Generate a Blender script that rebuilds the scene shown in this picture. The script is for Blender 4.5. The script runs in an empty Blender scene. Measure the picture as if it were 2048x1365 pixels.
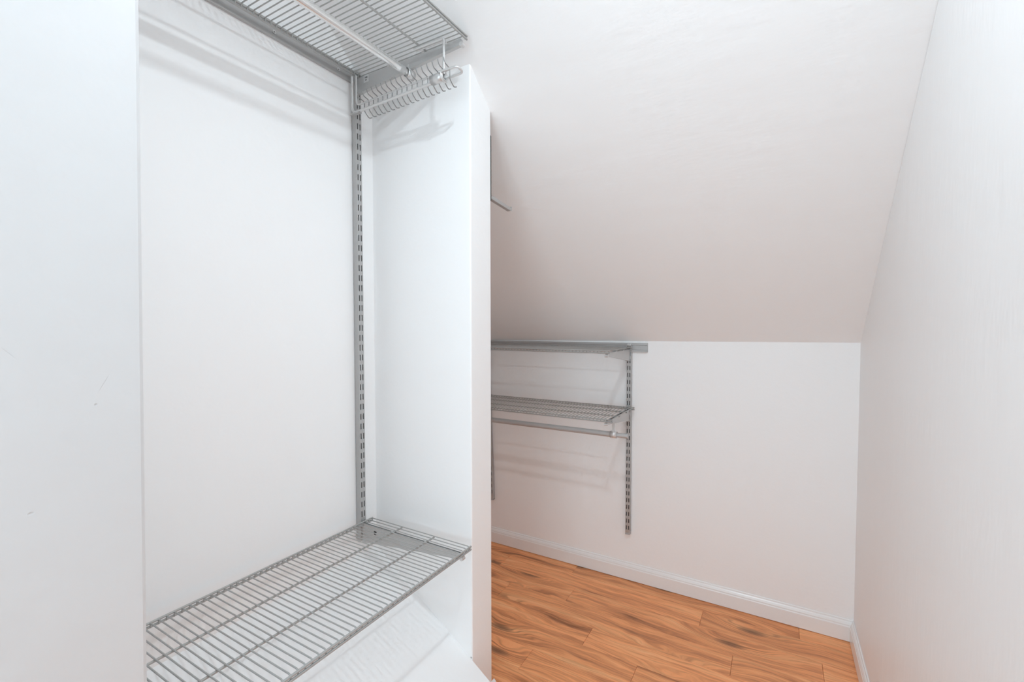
import bpy, bmesh, math, random
from mathutils import Vector, Matrix
random.seed(7)
scene = bpy.context.scene
COL = scene.collection
V = Vector
# ------------------------------------------------------------------ camera, world, exposure
EYE = V((0.0, 0.0, 1.1788))
cam_d = bpy.data.cameras.new('camera')
cam_d.sensor_width = 36.0
cam_d.lens = 912.92 * 36.0 / 2048.0
cam_d.clip_start = 0.02
cam = bpy.data.objects.new('camera', cam_d)
COL.objects.link(cam)
_r = V((0.86504747, 0.50168946, -0.00075361)); _u = V((-0.01594462, 0.02899414, 0.9994524)); _f = V((-0.50143659, 0.86456175, -0.03308055))
m = Matrix((( _r.x, _u.x, -_f.x, EYE.x), (_r.y, _u.y, -_f.y, EYE.y), (_r.z, _u.z, -_f.z, EYE.z), (0, 0, 0, 1)))
cam.matrix_world = m
scene.camera = cam

world = bpy.data.worlds.new('daylight'); scene.world = world
world.use_nodes = True
bg = world.node_tree.nodes['Background']
bg.inputs[0].default_value = (0.78, 0.96, 1.06, 1)
bg.inputs[1].default_value = 2.9
BULB_STRENGTH = 650.0
scene.view_settings.view_transform = 'Standard'
scene.view_settings.look = 'None'
scene.view_settings.gamma = 1.0
scene.view_settings.use_curve_mapping = False
scene.view_settings.exposure = 0.09
scene.cycles.adaptive_threshold = 0.05; scene.cycles.adaptive_min_samples = 16; scene.cycles.diffuse_bounces = 9; scene.cycles.max_bounces = 12; scene.cycles.use_light_tree = False

# ------------------------------------------------------------------ room measurements (metres)
XB = -1.1831          # back wall of the recess
XP = -0.7823          # free end of the partitions
XF = -1.55            # back of the far alcove
Y1, Y2 = 1.1075, 1.2175   # partition beyond the shelves
YK = 2.0773           # knee wall
YR = -1.4            # wall with the doorway behind the camera
XR = 0.265            # right wall
ZC = 2.28             # flat ceiling
def knee_z(x): return 1.1139 + 0.0093 * x
def slope_z(y): return 1.1108 + 0.8582 * (YK - y)
YS = YK - (ZC - 1.1108) / 0.8582

# ------------------------------------------------------------------ materials
def nodes_of(name):
    mt = bpy.data.materials.new(name); mt.use_nodes = True
    nt = mt.node_tree
    return mt, nt, nt.nodes['Principled BSDF']
def N(nt, kind, **kw):
    n = nt.nodes.new(kind)
    for k, v in kw.items():
        setattr(n, k, v)
    return n
def plain(name, col, rough=0.5, metal=0.0, spec=0.5, bump=0.0, bscale=200.0, var=0.0):
    mt, nt, b = nodes_of(name)
    b.inputs['Roughness'].default_value = rough
    b.inputs['Metallic'].default_value = metal
    b.inputs['Specular IOR Level'].default_value = spec
    tc = N(nt, 'ShaderNodeTexCoord')
    nz = N(nt, 'ShaderNodeTexNoise'); nz.inputs['Scale'].default_value = bscale
    nz.inputs['Detail'].default_value = 4
    nt.links.new(tc.outputs['Object'], nz.inputs['Vector'])
    mx = N(nt, 'ShaderNodeMixRGB')
    mx.inputs[1].default_value = tuple(c * (1 - var) for c in col) + (1,)
    mx.inputs[2].default_value = tuple(min(1, c * (1 + var)) for c in col) + (1,)
    nt.links.new(nz.outputs['Fac'], mx.inputs[0])
    nt.links.new(mx.outputs[0], b.inputs['Base Color'])
    if bump:
        bp = N(nt, 'ShaderNodeBump'); bp.inputs['Strength'].default_value = bump; bp.inputs['Distance'].default_value = 0.001
        nt.links.new(nz.outputs['Fac'], bp.inputs['Height']); nt.links.new(bp.outputs[0], b.inputs['Normal'])
    return mt
def paint(name, col, rough=0.45, fine=0.25, patch=0.35, stretch=(1, 1, 1), marks=()):
    """white wall paint: roller stipple, trowelled unevenness, small dents"""
    mt, nt, b = nodes_of(name)
    b.inputs['Roughness'].default_value = rough
    b.inputs['Specular IOR Level'].default_value = 0.25
    g = N(nt, 'ShaderNodeNewGeometry')
    mp = N(nt, 'ShaderNodeMapping'); mp.inputs['Scale'].default_value = stretch
    nt.links.new(g.outputs['Position'], mp.inputs['Vector'])
    n2 = N(nt, 'ShaderNodeTexNoise'); n2.inputs['Scale'].default_value = 9; n2.inputs['Detail'].default_value = 4; n2.inputs['Roughness'].default_value = 0.62
    nt.links.new(mp.outputs[0], n2.inputs['Vector'])
    height = n2.outputs['Fac']; colout = None; stain = None
    for loc, rot, size, depth, dark in marks:
        q = N(nt, 'ShaderNodeMapping', vector_type='TEXTURE')
        q.inputs['Location'].default_value = loc; q.inputs['Rotation'].default_value = rot; q.inputs['Scale'].default_value = size
        nt.links.new(g.outputs['Position'], q.inputs['Vector'])
        ln = N(nt, 'ShaderNodeVectorMath', operation='LENGTH'); nt.links.new(q.outputs[0], ln.inputs[0])
        mr = N(nt, 'ShaderNodeMapRange'); mr.interpolation_type = 'SMOOTHSTEP'
        mr.inputs[1].default_value = 0.3; mr.inputs[2].default_value = 1.0; mr.inputs[3].default_value = 1.0; mr.inputs[4].default_value = 0.0
        nt.links.new(ln.outputs['Value'], mr.inputs[0])
        ml = N(nt, 'ShaderNodeMath', operation='MULTIPLY_ADD'); ml.inputs[1].default_value = -depth
        nt.links.new(mr.outputs[0], ml.inputs[0]); nt.links.new(height, ml.inputs[2]); height = ml.outputs[0]
        md = N(nt, 'ShaderNodeMath', operation='MULTIPLY_ADD'); md.inputs[1].default_value = dark; md.inputs[2].default_value = 0.0
        nt.links.new(mr.outputs[0], md.inputs[0])
        if stain is not None: nt.links.new(stain, md.inputs[2])
        stain = md.outputs[0]
    b2 = N(nt, 'ShaderNodeBump'); b2.inputs['Strength'].default_value = patch; b2.inputs['Distance'].default_value = 0.006
    nt.links.new(height, b2.inputs['Height']); nt.links.new(b2.outputs[0], b.inputs['Normal'])
    b.inputs['Base Color'].default_value = tuple(col) + (1,)
    if stain is not None:
        mm = N(nt, 'ShaderNodeMixRGB'); mm.inputs[1].default_value = tuple(col) + (1,); mm.inputs[2].default_value = (0.35, 0.34, 0.33, 1)
        nt.links.new(stain, mm.inputs[0]); nt.links.new(mm.outputs[0], b.inputs['Base Color'])
    return mt
WHITE = (0.935, 0.937, 0.938)
near_marks = [((XP, 0.245, 1.0743), (0, 0, 0), (0.01, 0.0022, 0.0022), 0.4, 0.25),
              ((XP, 0.1807, 0.9505), (0, 0, 0), (0.01, 0.0035, 0.0022), 0.4, 0.1),
              ((XP, 0.254, 1.1021), (math.radians(62), 0, 0), (0.01, 0.016, 0.0006), 0.1, 0.3),
              ((XP, 0.1669, 1.1471), (math.radians(-50), 0, 0), (0.01, 0.012, 0.0006), 0.1, 0.2)]
M_wall = paint('white_wall_paint', WHITE)
M_near = paint('white_wall_paint_dented_dimmed', (0.665, 0.667, 0.672), marks=near_marks)  # white paint darkened to offset the strong light on this wall; dents are wear
part_marks = [((XP - .004, Y1, .172), (0, 0, 0), (.004, .01, .004), .3, .8), ((XP + .000, Y1 + .001, .158), (0, 0, 0), (.003, .004, .007), .3, .8)]
M_part = paint('white_wall_paint_chipped', WHITE, marks=part_marks)
M_right = paint('white_wall_paint_streaked', WHITE, patch=0.5, stretch=(1, 1, 0.35))
M_slope = paint('white_ceiling_paint', WHITE, patch=0.36, stretch=(0.5, 1.6, 1.6))
M_trim = plain('white_trim_gloss', (0.88, 0.88, 0.875), 0.25, 0, 0.5, 0.05, 60, 0.01)
M_silver = plain('silver_epoxy', (0.47, 0.465, 0.46), 0.36, 0.35, 0.5, 0.05, 400, 0.05)
M_wire = plain('silver_wire', (0.43, 0.43, 0.42), 0.34, 0.35, 0.5, 0.0, 300, 0.05)
M_plate = plain('silver_plate', (0.53, 0.525, 0.52), 0.34, 0.35, 0.5, 0.03, 300, 0.04)
M_peg = plain('grey_wire', (0.30, 0.30, 0.295), 0.35, 0.3, 0.5, 0, 100, 0.05)
M_chrome = plain('bright_chrome', (0.80, 0.79, 0.78), 0.18, 0.85, 0.5, 0, 100, 0.03)
M_rack = plain('bright_silver', (0.68, 0.675, 0.67), 0.28, 0.45, 0.5, 0, 100, 0.03)
M_label = plain('pale_label', (0.62, 0.62, 0.62), 0.5, 0, 0.4, 0, 100, 0.02)
M_ink = plain('dark_print', (0.06, 0.06, 0.06), 0.6, 0, 0.3, 0, 100, 0.1)
M_dark = plain('dark_steel_and_slot_shade', (0.07, 0.07, 0.07), 0.5, 0.3, 0.5, 0, 100, 0.1)
M_clear = plain('clear_plastic', (0.80, 0.78, 0.78), 0.2, 0, 0.5, 0, 100, 0.02)
M_clear.node_tree.nodes['Principled BSDF'].inputs['Transmission Weight'].default_value = 0.5
mt, nt, b = nodes_of('bulb_glow')
b.inputs['Emission Color'].default_value = (0.865, 0.99, 1.065, 1); b.inputs['Emission Strength'].default_value = BULB_STRENGTH
mt.cycles.emission_sampling = 'FRONT'
M_bulb = mt

def wood():
    mt, nt, b = nodes_of('warm_wood')
    L = nt.links.new
    tc = N(nt, 'ShaderNodeTexCoord'); oi = N(nt, 'ShaderNodeObjectInfo')
    off = N(nt, 'ShaderNodeVectorMath', operation='MULTIPLY_ADD')
    sc_ = N(nt, 'ShaderNodeCombineXYZ')
    for i in range(3): L(oi.outputs['Random'], sc_.inputs[i])
    off.inputs[1].default_value = (37.0, 19.0, 11.0)
    L(sc_.outputs[0], off.inputs[0]); L(tc.outputs['Object'], off.inputs[2])
    # knots: sparse stretched voronoi cells push the grain aside
    mk = N(nt, 'ShaderNodeMapping'); mk.inputs['Scale'].default_value = (2.6, 8.0, 1.0)
    L(off.outputs[0], mk.inputs['Vector'])
    vo = N(nt, 'ShaderNodeTexVoronoi', voronoi_dimensions='2D'); vo.inputs['Scale'].default_value = 0.62
    L(mk.outputs[0], vo.inputs['Vector'])
    kn = N(nt, 'ShaderNodeMapRange'); kn.interpolation_type = 'SMOOTHSTEP'
    kn.inputs[1].default_value = 0.0; kn.inputs[2].default_value = 0.42; kn.inputs[3].default_value = 1.0; kn.inputs[4].default_value = 0.0
    L(vo.outputs['Distance'], kn.inputs[0])
    # slow drift of the grain
    md = N(nt, 'ShaderNodeMapping'); md.inputs['Scale'].default_value = (2.2, 7.0, 1)
    L(off.outputs[0], md.inputs['Vector'])
    nd = N(nt, 'ShaderNodeTexNoise'); nd.inputs['Scale'].default_value = 1.0; nd.inputs['Detail'].default_value = 3
    L(md.outputs[0], nd.inputs['Vector'])
    sep = N(nt, 'ShaderNodeSeparateXYZ'); L(off.outputs[0], sep.inputs[0])
    a1 = N(nt, 'ShaderNodeMath', operation='MULTIPLY_ADD'); a1.inputs[1].default_value = 0.11; L(nd.outputs['Fac'], a1.inputs[0]); L(sep.outputs['Y'], a1.inputs[2])
    a2 = N(nt, 'ShaderNodeMath', operation='MULTIPLY_ADD'); a2.inputs[1].default_value = 0.05; L(kn.outputs[0], a2.inputs[0]); L(a1.outputs[0], a2.inputs[2])
    cb = N(nt, 'ShaderNodeCombineXYZ'); L(sep.outputs['X'], cb.inputs[0]); L(a2.outputs[0], cb.inputs[1])
    def grain(sx, sy, det, rough=0.6):
        mg = N(nt, 'ShaderNodeMapping'); mg.inputs['Scale'].default_value = (sx, sy, 1); L(cb.outputs[0], mg.inputs['Vector'])
        n = N(nt, 'ShaderNodeTexNoise'); n.inputs['Scale'].default_value = 1; n.inputs['Detail'].default_value = det; n.inputs['Roughness'].default_value = rough
        L(mg.outputs[0], n.inputs['Vector']); return n
    g1 = grain(1.6, 26, 5); g2 = grain(6, 150, 4); g3 = grain(14, 420, 2)
    r1 = N(nt, 'ShaderNodeValToRGB')
    e = r1.color_ramp.elements
    e[0].position = 0.28; e[0].color = (0.26, 0.095, 0.036, 1)
    e[1].position = 0.70; e[1].color = (0.86, 0.43, 0.19, 1)
    x = e.new(0.39); x.color = (0.62, 0.24, 0.09, 1)
    x = e.new(0.50); x.color = (0.80, 0.325, 0.123, 1)
    L(g1.outputs['Fac'], r1.inputs[0])
    r2 = N(nt, 'ShaderNodeValToRGB'); e = r2.color_ramp.elements
    e[0].position = 0.34; e[0].color = (0.62, 0.54, 0.48, 1); e[1].position = 0.58; e[1].color = (1.06, 1.05, 1.03, 1)
    L(g2.outputs['Fac'], r2.inputs[0])
    m1 = N(nt, 'ShaderNodeMixRGB', blend_type='MULTIPLY'); m1.inputs[0].default_value = 0.75
    L(r1.outputs[0], m1.inputs[1]); L(r2.outputs[0], m1.inputs[2])
    # growth rings around the knots
    wv = N(nt, 'ShaderNodeMath', operation='SINE'); wm = N(nt, 'ShaderNodeMath', operation='MULTIPLY_ADD'); wm.inputs[1].default_value = 620.0
    L(a2.outputs[0], wm.inputs[0])
    wx = N(nt, 'ShaderNodeMath', operation='MULTIPLY'); wx.inputs[1].default_value = 9.0; L(nd.outputs['Fac'], wx.inputs[0]); L(wx.outputs[0], wm.inputs[2])
    L(wm.outputs[0], wv.inputs[0])
    wr = N(nt, 'ShaderNodeMapRange'); wr.inputs[1].default_value = 0.2; wr.inputs[2].default_value = 1.0; wr.inputs[3].default_value = 0.0; wr.inputs[4].default_value = 0.38
    L(wv.outputs[0], wr.inputs[0])
    wk = N(nt, 'ShaderNodeMath', operation='MULTIPLY'); L(wr.outputs[0], wk.inputs[0])
    kw = N(nt, 'ShaderNodeMapRange'); kw.inputs[1].default_value = 0.12; kw.inputs[2].default_value = 0.7; L(kn.outputs[0], kw.inputs[0])
    L(kw.outputs[0], wk.inputs[1])
    m2 = N(nt, 'ShaderNodeMixRGB'); m2.inputs[2].default_value = (0.13, 0.05, 0.02, 1)
    L(wk.outputs[0], m2.inputs[0]); L(m1.outputs[0], m2.inputs[1])
    kc = N(nt, 'ShaderNodeMapRange'); kc.inputs[1].default_value = 0.86; kc.inputs[2].default_value = 1.0; kc.inputs[4].default_value = 0.75; L(kn.outputs[0], kc.inputs[0])
    m3 = N(nt, 'ShaderNodeMixRGB'); m3.inputs[2].default_value = (0.10, 0.05, 0.03, 1)
    L(kc.outputs[0], m3.inputs[0]); L(m2.outputs[0], m3.inputs[1])
    # board to board tone
    hv = N(nt, 'ShaderNodeHueSaturation'); hv.inputs['Saturation'].default_value = 0.96
    tv = N(nt, 'ShaderNodeMapRange'); tv.inputs[3].default_value = 1.10; tv.inputs[4].default_value = 1.26; L(oi.outputs['Random'], tv.inputs[0])
    L(tv.outputs[0], hv.inputs['Value']); L(m3.outputs[0], hv.inputs['Color'])
    L(hv.outputs[0], b.inputs['Base Color'])
    b.inputs['Roughness'].default_value = 0.42; b.inputs['Specular IOR Level'].default_value = 0.3
    bp = N(nt, 'ShaderNodeBump'); bp.inputs['Strength'].default_value = 0.25; bp.inputs['Distance'].default_value = 0.0006
    L(g3.outputs['Fac'], bp.inputs['Height']); L(bp.outputs[0], b.inputs['Normal'])
    return mt
M_wood = wood()

# ------------------------------------------------------------------ mesh helpers
def link(name, me, mat, parent=None, kind=None):
    o = bpy.data.objects.new(name, me); COL.objects.link(o)
    if mat and not me.materials: me.materials.append(mat)
    if parent is not None:
        o.parent = parent; o.matrix_parent_inverse = Matrix.Translation(-parent.location)
    if kind: o['kind'] = kind
    return o
def mesh(verts, faces, name='mesh', smooth=False):
    me = bpy.data.meshes.new(name); me.from_pydata([tuple(v) for v in verts], [], faces); me.update()
    bm = bmesh.new(); bm.from_mesh(me); bmesh.ops.recalc_face_normals(bm, faces=bm.faces); bm.to_mesh(me); bm.free()
    if smooth:
        for p in me.polygons: p.use_smooth = True
    return me
class MB:
    """collects shapes for ONE mesh"""
    def __init__(s): s.v = []; s.f = []; s.sm = []
    def add(s, vs, fs, smooth=False):
        k = len(s.v); s.v += [V(v) for v in vs]; s.f += [tuple(i + k for i in f) for f in fs]; s.sm += [smooth] * len(fs); return s
    def box(s, a, b):
        x0, y0, z0 = a; x1, y1, z1 = b
        return s.add([(x0, y0, z0), (x1, y0, z0), (x1, y1, z0), (x0, y1, z0), (x0, y0, z1), (x1, y0, z1), (x1, y1, z1), (x0, y1, z1)],
                     [(0, 3, 2, 1), (4, 5, 6, 7), (0, 1, 5, 4), (1, 2, 6, 5), (2, 3, 7, 6), (3, 0, 4, 7)])
    def tube(s, pts, r, n=8, closed=False, cap=True, ry=None):
        pts = [V(p) for p in pts]; k = len(pts); rings = []
        up = None
        for i, p in enumerate(pts):
            if closed: t = (pts[(i + 1) % k] - pts[i - 1]).normalized()
            else: t = ((pts[min(i + 1, k - 1)] - pts[max(i - 1, 0)])).normalized()
            if up is None:
                up = V((0, 0, 1)) if abs(t.z) < 0.9 else V((1, 0, 0))
            up = (up - t * up.dot(t)).normalized(); side = t.cross(up)
            rings.append([p + up * (math.cos(2 * math.pi * j / n) * (ry or r)) + side * (math.sin(2 * math.pi * j / n) * r) for j in range(n)])
        vs = [v for rg in rings for v in rg]; fs = []
        for i in range(k if closed else k - 1):
            a = i * n; c = ((i + 1) % k) * n
            for j in range(n): fs.append((a + j, a + (j + 1) % n, c + (j + 1) % n, c + j))
        s.add(vs, fs, True)
        if cap and not closed:
            s.add(rings[0], [tuple(range(n))[::-1]]); s.add(rings[-1], [tuple(range(n))])
        return s
    def prism(s, poly, fr, a0, a1):
        """poly: 2D points; fr(u, v, w) -> 3D; extruded from w=a0 to a1"""
        n = len(poly)
        vs = [fr(u, v, a0) for u, v in poly] + [fr(u, v, a1) for u, v in poly]
        return s.add(vs, [tuple(range(n))[::-1], tuple(range(n, 2 * n))] + [(i, (i + 1) % n, n + (i + 1) % n, n + i) for i in range(n)])
    def build(s, name, mat, parent=None, kind=None, bevel=0.0, seg=2):
        me = bpy.data.meshes.new(name); me.from_pydata([tuple(v) for v in s.v], [], s.f); me.update()
        bm = bmesh.new(); bm.from_mesh(me)
        bmesh.ops.recalc_face_normals(bm, faces=bm.faces); bm.to_mesh(me); bm.free()
        for p, q in zip(me.polygons, s.sm): p.use_smooth = q
        o = link(name, me, mat, parent, kind)
        if bevel:
            bv = o.modifiers.new('bevel', 'BEVEL'); bv.width = bevel; bv.segments = seg; bv.limit_method = 'ANGLE'
        return o
def arc(c, r, a0, a1, n, ax, ay):
    return [V(c) + V(ax) * (r * math.cos(a0 + (a1 - a0) * i / n)) + V(ay) * (r * math.sin(a0 + (a1 - a0) * i / n)) for i in range(n + 1)]
def bend(pts, r, n=4):
    """round the inner corners of a polyline"""
    pts = [V(p) for p in pts]; out = [pts[0]]
    for i in range(1, len(pts) - 1):
        p = pts[i]; d0 = (pts[i - 1] - p); d1 = (pts[i + 1] - p); q = min(r, d0.length * .49, d1.length * .49)
        a = p + d0.normalized() * q; c = p + d1.normalized() * q
        for k in range(n + 1):
            t = k / n; out.append(a * (1 - t) ** 2 + p * (2 * t * (1 - t)) + c * t * t)
    out.append(pts[-1]); return out
def thing(name, label, cat, loc, group=None):
    o = bpy.data.objects.new(name, None); COL.objects.link(o); o.location = loc; o.empty_display_size = 0.05
    o['label'] = label; o['category'] = cat
    if group: o['group'] = group
    return o
def struct(mb, name, mat, bevel=0.0): return mb.build(name, mat, None, 'structure', bevel)

# ------------------------------------------------------------------ the room shell
T = 0.10
YN0, YN1 = 0.2863, 0.3149        # far edge of the near wall leans a little (bottom, top)
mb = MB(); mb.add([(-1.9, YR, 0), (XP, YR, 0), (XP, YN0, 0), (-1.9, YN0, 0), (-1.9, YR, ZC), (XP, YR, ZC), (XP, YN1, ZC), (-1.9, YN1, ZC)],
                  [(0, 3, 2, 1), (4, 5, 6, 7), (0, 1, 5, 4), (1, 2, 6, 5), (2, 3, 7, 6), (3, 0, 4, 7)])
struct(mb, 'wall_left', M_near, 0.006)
def wall_yz(name, x0, x1, ya, yb, mat):        # wall along y between x0 and x1, top cut by the slope
    za, zb = min(ZC, slope_z(ya)), min(ZC, slope_z(yb))
    prof = [(ya, -0.02), (yb, -0.02), (yb, zb)] + ([(YS, ZC)] if ya < YS < yb else []) + [(ya, za)]
    return struct(MB().prism([(y, z + 0.0) for y, z in prof], lambda u, v, w: (w, u, v), x0, x1), name, mat)
wall_yz('wall_back', XB - T, XB, 0.25, Y1 + 0.02, M_wall)
o = wall_yz('wall_partition', -1.9, XP, Y1, Y2, M_part)
bv = o.modifiers.new('bevel', 'BEVEL'); bv.width = 0.004; bv.segments = 3; bv.limit_method = 'ANGLE'
wall_yz('wall_alcove', XF - T, XF, Y2, YK, M_wall)
# right wall, leaning outwards a trace along the slope
mb = MB()
pr = [(YR - T, -0.02), (YK, -0.02), (YK, 1.1164), (1.2, slope_z(1.2)), (YS, ZC), (YR - T, ZC)]
xs = [0.265, 0.265, 0.2655, 0.2699, 0.2699, 0.2699]
nn = len(pr)
mb.add([(x, y, z) for x, (y, z) in zip(xs, pr)] + [(XR + T, y, z) for y, z in pr],
       [tuple(range(nn)), tuple(range(nn, 2 * nn))[::-1]] + [(i, (i + 1) % nn, nn + (i + 1) % nn, nn + i) for i in range(nn)])
struct(mb, 'wall_right', M_right)
mb = MB(); mb.add([(XF - T, YK, -0.02), (XR + T, YK, -0.02), (XR + T, YK, knee_z(XR + T)), (XF - T, YK, knee_z(XF - T)),
                   (XF - T, YK + T, -0.02), (XR + T, YK + T, -0.02), (XR + T, YK + T, knee_z(XR + T)), (XF - T, YK + T, knee_z(XF - T))],
                  [(0, 1, 2, 3), (4, 7, 6, 5), (0, 4, 5, 1), (1, 5, 6, 2), (2, 6, 7, 3), (3, 7, 4, 0)])
struct(mb, 'wall_knee', M_wall)
mb = MB(); a = [(XF - T, YK + .02, knee_z(XF) - .017), (XR + T, YK + .02, knee_z(XR + T) - .017), (XR + T, YS, ZC), (XF - T, YS, ZC)]
mb.add(a + [V(p) + V((0, .06, .07)) for p in a], [(0, 1, 2, 3), (4, 7, 6, 5), (0, 4, 5, 1), (1, 5, 6, 2), (2, 6, 7, 3), (3, 7, 4, 0)])
struct(mb, 'ceiling_slope', M_slope)
struct(MB().box((-1.95, YR - T, ZC), (XR + T, YS + .06, ZC + T)), 'ceiling', M_slope)
# doorway wall behind the camera
mb = MB(); mb.box((-0.80, YR - T, -0.02), (-0.74, YR, ZC)); mb.box((0.22, YR - T, -0.02), (XR + T, YR, ZC)); mb.box((-0.74, YR - T, 2.08), (0.22, YR, ZC))
struct(mb, 'wall_front', M_wall)
pl = bpy.data.lights.new('doorway_portal', 'AREA'); pl.shape = 'RECTANGLE'; pl.size = 0.96; pl.size_y = 2.08
pl.cycles.is_portal = True
po = bpy.data.objects.new('doorway_portal', pl); COL.objects.link(po)
po.location = (-0.26, YR - T / 2, 1.04); po.rotation_euler = (math.radians(90), 0, 0)
# boxed-in slope at the foot of the recess (over the stairs)
def bulk_z(x): return 0.3035 - 0.645 * (x + 0.999)
xe = -0.999 + 0.3035 / 0.645
struct(MB().prism([(XB - .02, -0.01), (xe, -0.01), (xe, 0.0), (XB - .02, bulk_z(XB - .02))], lambda u, v, w: (u, w, v), 0.27, Y1 + .001), 'wall_bulkhead', M_wall)
# baseboards with a moulded top
prof = [(0, 0.0018), (0.0125, 0.0022), (0.0125, 0.056), (0.0105, 0.060), (0.0105, 0.064), (0.0075, 0.071), (0.0045, 0.0745), (0.004, 0.079), (0.0015, 0.081), (0, 0.081)]
struct(MB().prism(prof, lambda u, v, w: (w, YK - u, v), XF, XR), 'baseboard_knee', M_trim, 0.0006)
struct(MB().prism(prof, lambda u, v, w: (XR - u, w, v), YR, YK - .0005), 'baseboard_right', M_trim, 0.0006)
struct(MB().prism([(0, 0), (0.012, 0), (0.011, 0.012), (0.006, 0.022), (0, 0.026)], lambda u, v, w: (XP + u, w, v), Y1 + .002, Y2 + .012), 'trim_1', M_trim)

# floor: planks laid along the knee wall
floor = struct(MB().box((-1.95, YR - T, -0.04), (XR + T, YK + T, -0.0075)), 'floor', M_dark)
PW = 0.11
fixed = {1: [-0.765], 0: [-0.118], -1: [-0.603], 2: [-0.245], -2: [-0.40], -3: [-0.75]}
row = -25
while True:
    y0 = 1.665 + PW * row
    if y0 > YK + 0.02: break
    cuts = [XF]
    if row in fixed:
        c = fixed[row][0]; cs = sorted([c + k * 0.92 for k in range(-3, 4)])
    else:
        c = random.uniform(-1.6, -0.7); cs = [c + k * 0.92 for k in range(0, 4)]
    cuts += [c for c in cs if XF + .05 < c < XR - .02] + [XR + .02]
    for a, b_ in zip(cuts[:-1], cuts[1:]):
        L, g = b_ - a, 0.0004
        me = bpy.data.meshes.new('plank')
        x0, x1, w, h, e = -L / 2 + g, L / 2 - g, PW / 2 - g, 0.0075, 0.0006
        vs = [(x0, -w, -h), (x1, -w, -h), (x1, w, -h), (x0, w, -h), (x0, -w, -e), (x1, -w, -e), (x1, w, -e), (x0, w, -e),
              (x0 + e, -w + e, 0), (x1 - e, -w + e, 0), (x1 - e, w - e, 0), (x0 + e, w - e, 0)]
        me.from_pydata(vs, [], [(0, 1, 5, 4), (1, 2, 6, 5), (2, 3, 7, 6), (3, 0, 4, 7), (4, 5, 9, 8), (5, 6, 10, 9), (6, 7, 11, 10), (7, 4, 8, 11), (8, 9, 10, 11)])
        o = link('plank', me, M_wood); o.location = ((a + b_) / 2, y0 + PW / 2, 0); o.parent = floor
    row += 1

# ------------------------------------------------------------------ shelf system pieces
AX, AY, AZ = V((1, 0, 0)), V((0, 1, 0)), V((0, 0, 1))
def wire_shelf(label, O, a, b, L, W, pitch, end_at):
    """O: rear corner at the finished end; a: unit vector along the rear rail away from that end; b: rear to front"""
    O = V(O)
    t = thing('wire_shelf', label, 'shelf', O, 'wire shelves')
    def P(s, w, h): return O + a * s + b * w + AZ * h
    rw = 0.0016; H = 0.0105
    def rel(w, h): return b * w + AZ * h
    pts = bend([rel(0, -H), rel(0, 0), rel(W, 0), rel(W, -H)], 0.005, 2)
    wm = MB().tube(pts, rw, 6)
    me = None
    n = int(L / pitch) + 1
    for i in range(n):
        if me is None:
            o = wm.build('cross_wire', M_wire, t); me = o.data
        else:
            o = link('cross_wire', me, M_wire, t)
        o.location = O + a * (0.002 + i * pitch)
    for nm, w, off in (('rear_rail', 0, -0.0030), ('front_rail', W, 0.0030)):
        r = MB(); r.tube([P(-.003, w + off, -.0012), P(L, w + off, -.0012)], 0.0028, 8); r.tube([P(-.003, w + off, -H + .001), P(L, w + off, -H + .001)], 0.0028, 8)
        r.build(nm, M_wire, t)
    for w in (W / 3, 2 * W / 3):
        MB().tube([P(0, w, -.0044), P(L, w, -.0044)], 0.0027, 8).build('middle_wire', M_wire, t)
    return t
def bracket(label, O, a, b, L, hr, hf, tag=None):
    """O: top rear corner in the upright's centre plane; b: outwards; a: sideways"""
    O = V(O)
    t = thing('shelf_bracket', label, 'bracket', O - AZ * hr, 'shelf brackets')
    def fr(u, v, w): return O + b * u + AZ * v + a * w
    low = lambda u: -hr + (hr - hf) * (u / L) ** 0.9
    us = [L * k / 6 for k in range(7)]
    poly = [(0, 0), (L, 0)] + [(u, low(u)) for u in us[::-1]]
    m_ = MB(); m_.prism(poly, fr, -.0055, -.004); m_.prism(poly, fr, .004, .0055)
    for u0, u1 in zip(us[:-1], us[1:]):
        m_.prism([(u0, low(u0)), (u1, low(u1)), (u1, low(u1) + .0018), (u0, low(u0) + .0018)], fr, -.004, .004)
    m_.prism([(L - .002, 0), (L, 0), (L, low(L)), (L - .002, low(L))], fr, -.004, .004)
    m_.build('plate', M_plate, t)
    c = O + b * (L + .002) + AZ * (-hf + 0.002)
    MB().tube([c - a * .0065, c - a * .006, c + a * .006, c + a * .0065], .0058, 12).build('front_pin', M_rack, t)
    for w in (.33, .665):
        q = O + b * (L * w + .003) + AZ * 0.001
        mm = MB(); mm.prism([(-.004, -.003), (.004, -.003), (.004, .004), (-.004, .004)], lambda u, v, w_: q + b * u + AZ * v + a * w_, -.0075, .0075)
        mm.build('clip', M_rack, t, bevel=0.001)
    if tag:
        u0, v0, sgn, sz = tag
        e0 = sgn * .0056; e1 = sgn * .0064; e2 = sgn * .0067
        if sz:
            lb = MB().prism([(u0, v0), (u0 + .021, v0), (u0 + .021, v0 - .023), (u0, v0 - .023)], fr, e0, e1).build('label', M_label, t)
        else: lb = t
        pm = MB()
        for k, (du, wd) in enumerate(((.005, .0016), (.0082, .0022), (.0112, .0022), (.0142, .0016))):
            pm.prism([(u0 + du, v0 - .006), (u0 + du + wd, v0 - .006), (u0 + du + wd, v0 - .0105), (u0 + du, v0 - .0105)], fr, e0, e2)
        for du, wd in ((.0065, .003), (.012, .0016)):
            pm.prism([(u0 + du, v0 - .014), (u0 + du + wd, v0 - .014), (u0 + du + wd, v0 - .0175), (u0 + du, v0 - .0175)], fr, e0, e2)
        pm.build('print', M_ink, lb) if sz else pm.build('print', M_ink, t)
    return t
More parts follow.
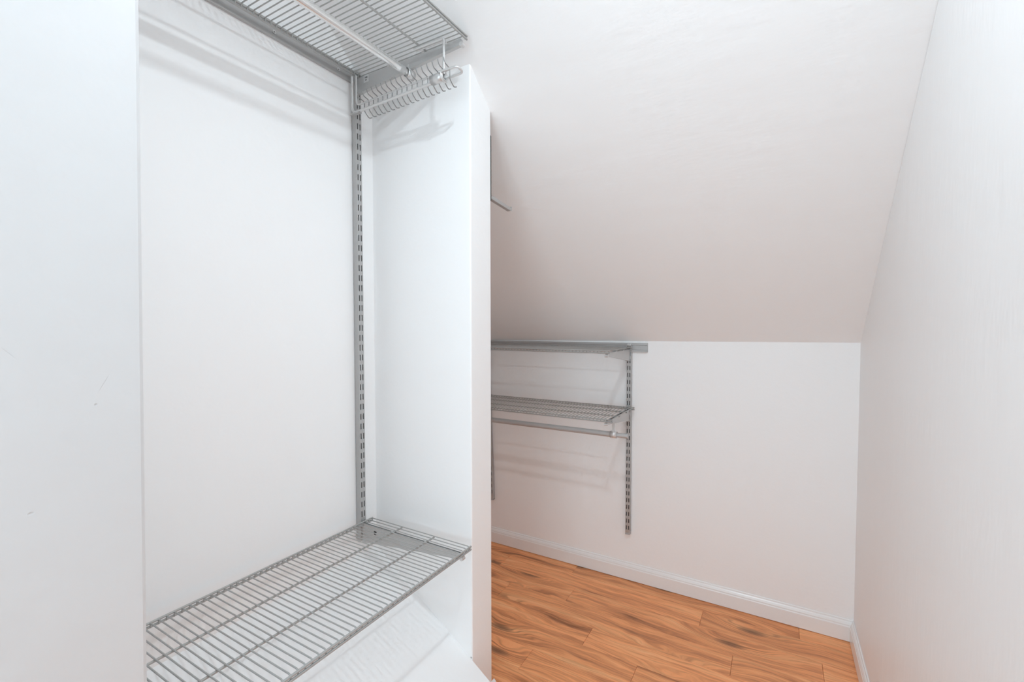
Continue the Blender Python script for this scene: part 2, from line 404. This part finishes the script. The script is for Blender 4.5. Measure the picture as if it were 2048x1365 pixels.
def upright(label, c, a, b, z0, z1, zref, cap=False, D=0.022, Wd=0.021):
    """c: (x, y) on the wall; a: along the wall; b: out of the wall"""
    t = thing('upright', label, 'upright', V((c[0], c[1], z0)), 'slotted uprights')
    base = V((c[0], c[1], 0))
    def fr(u, v, w): return base + a * u + b * w + AZ * v
    m_ = MB(); h = Wd / 2; th = .0015; w0 = .003
    m_.prism([(-h, z0), (-h + th, z0), (-h + th, z1), (-h, z1)], fr, w0, D)
    m_.prism([(h - th, z0), (h, z0), (h, z1), (h - th, z1)], fr, w0, D)
    sl0, sl1 = .0032, .0068                       # slot columns
    for u0, u1 in ((-h + th, -sl1), (-sl0, sl0), (sl1, h - th)):
        m_.prism([(u0, z0), (u1, z0), (u1, z1), (u0, z1)], fr, D - th, D)
    k = math.floor((z1 - zref) / .032); edges = []
    z = zref + .032 * k
    top = z1
    while z > z0:
        s1, s0 = min(z + .0095, z1 - .004), z - .0095
        if s0 > z0 + .012:
            edges.append((s1, top)); top = s0
        z -= .032
    edges.append((z0, top))
    for e0, e1 in edges:
        if e1 - e0 < 1e-4: continue
        for u0, u1 in ((-sl1, -sl0), (sl0, sl1)):
            m_.prism([(u0, e0), (u1, e0), (u1, e1), (u0, e1)], fr, D - th, D)
    m_.build('channel', M_silver, t)
    MB().prism([(-h + .001, z0 + .002), (h - .001, z0 + .002), (h - .001, z1 - .002), (-h + .001, z1 - .002)], fr, w0 - .001, w0 + .0005).build('slot_shade_strip', M_dark, t)  # added dark strip: shade behind the slots put into its colour
    hk = MB(); hk.prism([(-h * .75, z1 - .001), (h * .75, z1 - .001), (h * .75, z1 + .006), (-h * .75, z1 + .006)], fr, .008, D - .001); hk.build('top_hook', M_rack, t, bevel=.001)
    if cap:
        cm = MB(); cm.prism([(-h - .0005, z0 - .007), (h + .0005, z0 - .007), (h + .0005, z0 + .002), (-h - .0005, z0 + .002)], fr, .002, D + .0006)
        cm.build('end_cap', M_clear, t, bevel=.0012)
    return t
def track(label, O, a, b, L, screws):
    """O: bottom corner on the wall; a along; b out of the wall"""
    O = V(O)
    t = thing('hang_track', label, 'rail', O, 'hang tracks')
    pf = [(0, 0), (.0095, 0), (.0100, .0015), (.0100, .0075), (.0080, .0085), (.0080, .0100), (.0060, .0110), (.0060, .0300), (.0090, .0315), (.0090, .0410), (0, .0410)]
    MB().prism(pf, lambda u, v, w: O + b * u + AZ * v + a * w, 0, L).build('channel', M_silver, t)
    for s in screws:
        c = O + a * s + AZ * .0165
        sm_ = MB(); sm_.tube([c + b * .006, c + b * .0082, c + b * .0086], .0050, 14)
        sc_ = sm_.build('screw', M_rack, t)
        r_ = MB(); q = c + b * .0086
        for e1, e2 in ((a, AZ), (AZ, a)):
            r_.add([q + e1 * .0024 + e2 * .0005 + b * .0002, q + e1 * .0024 - e2 * .0005 + b * .0002, q - e1 * .0024 - e2 * .0005 + b * .0002, q - e1 * .0024 + e2 * .0005 + b * .0002], [(0, 1, 2, 3)])
        r_.build('drive_recess', M_dark, sc_)
    return t
def rod(label, A, B, joint, mat, rx=.0090, rz=.0120):
    """oval tube from A to B (B: free end); the last piece past joint is a slimmer tube"""
    A, B = V(A), V(B); d_ = (B - A).normalized(); J = B - d_ * joint
    t = thing('closet_rod', label, 'rod', A, 'closet rods')
    MB().tube([A, J - d_ * .001, J], rx, 20, ry=rz).build('outer_tube', mat, t)
    MB().tube([J - d_ * .004, B], rx * .82, 20, ry=rz * .84).build('inner_tube', mat, t)
    cm = MB(); cm.tube([J - d_ * .006, J + d_ * .014], rx * 1.06, 20, ry=rz * 1.06); cm.build('sleeve', M_plate, t)
    return t
def rod_holder(label, P, a, ztop, zrod, mat):
    """P: rod centre under the bracket; a: rod direction"""
    P = V(P); s = AZ.cross(a)
    t = thing('rod_holder', label, 'hook', V((P.x, P.y, zrod)), 'rod holders')
    mm = MB(); h = ztop - zrod
    def fr(u, v, w): return V((P.x, P.y, zrod)) + a * u + AZ * v + s * w
    mm.prism([(-.006, h), (.006, h), (.0055, .022), (.009, .016), (.016, .0125), (-.016, .0125), (-.009, .016), (-.0055, .022)], fr, -.003, .003)
    mm.build('stem', mat, t, bevel=.0008)
    cm = MB()
    ring = [V((P.x, P.y, zrod)) + s * (.0105 * math.cos(k * math.pi / 9 + math.pi * .5 * 0)) + AZ * (.0136 * math.sin(k * math.pi / 9)) for k in range(18)]
    for u0 in (-.014,):
        vs = [p - a * .014 for p in ring] + [p + a * .014 for p in ring]
        cm.add(vs, [(i, (i + 1) % 18, 18 + (i + 1) % 18, 18 + i) for i in range(18)], True)
    o = cm.build('cradle', mat, t); so = o.modifiers.new('solid', 'SOLIDIFY'); so.thickness = .0012; so.offset = 1
    return t

# ---- recess: upright, track, two shelves with their brackets, rod, tie rack
YU = 1.031
upright('silver slotted upright on the recess back wall beside the partition', (XB, YU), AY, AX, 0.478, 1.986, 1.8126 , False)
track('silver hang track screwed to the recess wall under the top shelf', (XB, 0.317, 1.9493), AY, AX, YU + .012 - .317, [0.7604 - .317, 0.9673 - .317])
wire_shelf('silver wire shelf at the top of the recess above the tie rack', (-1.150, 1.039, 1.972), -AY, AX, 1.039 - .318, .401, .0151, 0)
wire_shelf('silver wire shelf low in the recess over the white sloped bulkhead', (-1.150, 1.060, 0.543), -AY, AX, 1.060 - .312, .393, .0151, 0)
bracket('silver bracket holding the top recess shelf behind the tie rack', (XB + .022, YU, 1.9605), AY, AX, .4045, .049, .017, (.032, .001, -1, True))
bracket('silver bracket under the end of the low recess shelf', (XB + .022, YU, .5335), AY, AX, .398, .062, .016, (.050, -.006, -1, False))
rod('silver closet rod hanging under the top recess shelf', (-.945, .318, 1.9185), (-.945, 1.046, 1.9185), .052, M_chrome)
rod_holder('small silver rod holder under the top recess bracket', (-.945, YU, 1.9185), AY, 1.9445, 1.9185, M_rack)

# tie rack
YT = 1.000
tr = thing('tie_rack', 'silver tie rack with two rows of curved pegs under the top shelf', 'rack', (-.95, YT, 1.84))
def zr(x): return 1.8395 + (x + 1.16) * .031
zt = 1.953
mb = MB(); mb.tube(bend([(-1.1535, YT, zt), (-1.1535, YT, zr(-1.15) + .0), (-.835, YT, zr(-.835))], .022, 6), .0042, 10); mb.build('lower_rail', M_rack, tr)
mb = MB(); mb.tube(bend([(-1.140, YT + .004, zt), (-1.140, YT + .004, zr(-1.14) + .022), (-.775, YT + .004, zr(-.775) + .022)], .018, 6), .0028, 8); mb.build('upper_rail', M_rack, tr)
mb = MB(); mb.tube(bend([(-.793, YT, zr(-.79) + .012), (-.793, YT, zt + .006), (-.900, YT, zt + .007)], .007, 5), .0036, 8); mb.tube(bend([(-.793, YT + .009, zt - .004), (-.793, YT + .009, zt + .006), (-.900, YT + .009, zt + .007)], .006, 4), .0026, 8)
mb.build('hanging_rod', M_rack, tr)
c = V((-.835, YT, zr(-.835) + .006))
mb = MB()
e = (V((-.79, YT, zr(-.79) + .006)) - c).normalized()
for k, (r0, x0, x1) in enumerate(((.0125, 0, .046),)):
    n = 18; vs = []
    for x, r_ in ((x0, r0), (x1, r0), (x1, r0 - .0022), (x0, r0 - .0022)):
        vs += [c + e * x + AY * (r_ * math.cos(2 * math.pi * j / n)) + AZ * (r_ * math.sin(2 * math.pi * j / n)) for j in range(n)]
    fs = []
    for q in range(4):
        for j in range(n): fs.append((q * n + j, q * n + (j + 1) % n, ((q + 1) % 4) * n + (j + 1) % n, ((q + 1) % 4) * n + j))
    mb.add(vs, fs, True)
sl = mb.build('end_sleeve', M_rack, tr)
mb = MB(); mb.tube(arc((-.793, YT, zr(-.79) + .006), .0145, 0, 2 * math.pi * 15 / 16, 15, AY, AZ), .0026, 8, closed=True); mb.build('ring', M_rack, tr)
mb = MB(); lp = bend([(-.800, YT + .010, zr(-.80) + .004), (-.735, YT + .011, zr(-.735) + .004), (-.735, YT - .017, zr(-.735) + .008), (-.800, YT - .013, zr(-.80) + .014)], .016, 6)
mb.tube(lp, .0032, 8); mb.build('pull_loop', M_rack, tr)
mb = MB(); mb.box((-1.159, YT - .006, 1.834), (-1.118, YT + .006, 1.8385)); mb.build('slide', M_silver, tr, bevel=.001)
pm = None
for i in range(18):
    x = -1.104 + i * .0193
    if pm is None:
        pts = bend([(0, -.024, .041), (0, -.018, .0285), (0, .004, .0235), (0, .0035, -.0045), (0, .022, -.0185), (0, .033, -.0125)], .006, 4)
        o = MB().tube(pts, .0015, 6).build('peg', M_peg, tr); pm = o.data
    else:
        o = link('peg', pm, M_peg, tr)
    o.location = (x, YT, zr(x))

# ---- knee wall: track, uprights, shelves, brackets, rod
track('silver hang track along the top of the knee wall', (-1.535, YK, 1.0600), AX, -AY, 1.535 - .499, [])
XU = -.579
upright('silver slotted upright on the knee wall nearest the right wall', (XU, YK), AX, -AY, .2250, 1.0920, 1.0190, True)
lean = upright('silver slotted upright on the knee wall half hidden by the partition', (-1.3215, YK), AX, -AY, .2430, 1.0920, 1.0190, True)
lean.rotation_euler.y = -0.044
wire_shelf('silver wire shelf at the top of the knee wall', (-.5675, 2.046, 1.0815), -AX, -AY, 1.53 - .5675, .310, .0151, 0)
wire_shelf('silver wire shelf halfway up the knee wall above a rod', (-.553, 2.046, .8095), -AX, -AY, 1.53 - .553, .310, .0151, 0)
bracket('silver bracket at the right end of the top knee wall shelf', (XU, YK - .022, 1.0720), AX, -AY, .312, .054, .014)
bracket('silver bracket at the right end of the lower knee wall shelf', (XU, YK - .022, .8000), AX, -AY, .312, .054, .014)
rod('silver closet rod hanging below the lower knee wall shelf', (-1.53, 1.850, .7245), (-.523, 1.850, .7245), .066, M_plate)
rod_holder('small silver rod holder below the lower knee wall bracket', (XU - .004, 1.850, .7245), AX, .776, .7245, M_rack)

# ---- hook on the far side of the partition
t = thing('wall_hook', 'small grey metal arm hook on the partition below the sloped ceiling', 'hook', (-.792, Y2, 1.573))
mb = MB(); mb.box((-.8005, Y2, 1.573), (-.7835, Y2 + .0055, 1.775)); mb.build('plate', M_dark, t, bevel=.001)
mb = MB(); mb.prism([(.004, .0), (.129, -.012), (.136, -.010), (.138, .004), (.133, .004), (.131, -.001), (.004, .012)], lambda u, v, w: (w, Y2 + u, 1.580 + v), -.799, -.785); mb.build('arm', M_silver, t, bevel=.0012)

# ---- ceiling lamp above the camera's view: a flush downlight
LX, LY = -.14, .47
t = thing('ceiling_lamp', 'round flush downlight with a white rim on the flat ceiling', 'lamp', (LX, LY, ZC - .03))
RL = .034
n = 24
ring = [(.075, 0), (.075, -.012), (.068, -.020), (RL + .003, -.022), (RL + .001, -.016), (RL + .001, 0)]
mb = MB(); vs = []
for r_, h_ in ring: vs += [(LX + r_ * math.cos(2 * math.pi * j / n), LY + r_ * math.sin(2 * math.pi * j / n), ZC + h_) for j in range(n)]
mb.add(vs, [(q * n + j, q * n + (j + 1) % n, (q + 1) * n + (j + 1) % n, (q + 1) * n + j) for q in range(len(ring) - 1) for j in range(n)])
mb.build('rim', M_trim, t)
me = bpy.data.meshes.new('lens'); n = 12
me.from_pydata([(LX + RL * math.cos(2 * math.pi * j / n), LY + RL * math.sin(2 * math.pi * j / n), ZC - .0215) for j in range(n)], [], [tuple(range(n))[::-1]])
link('lens', me, M_bulb, t)
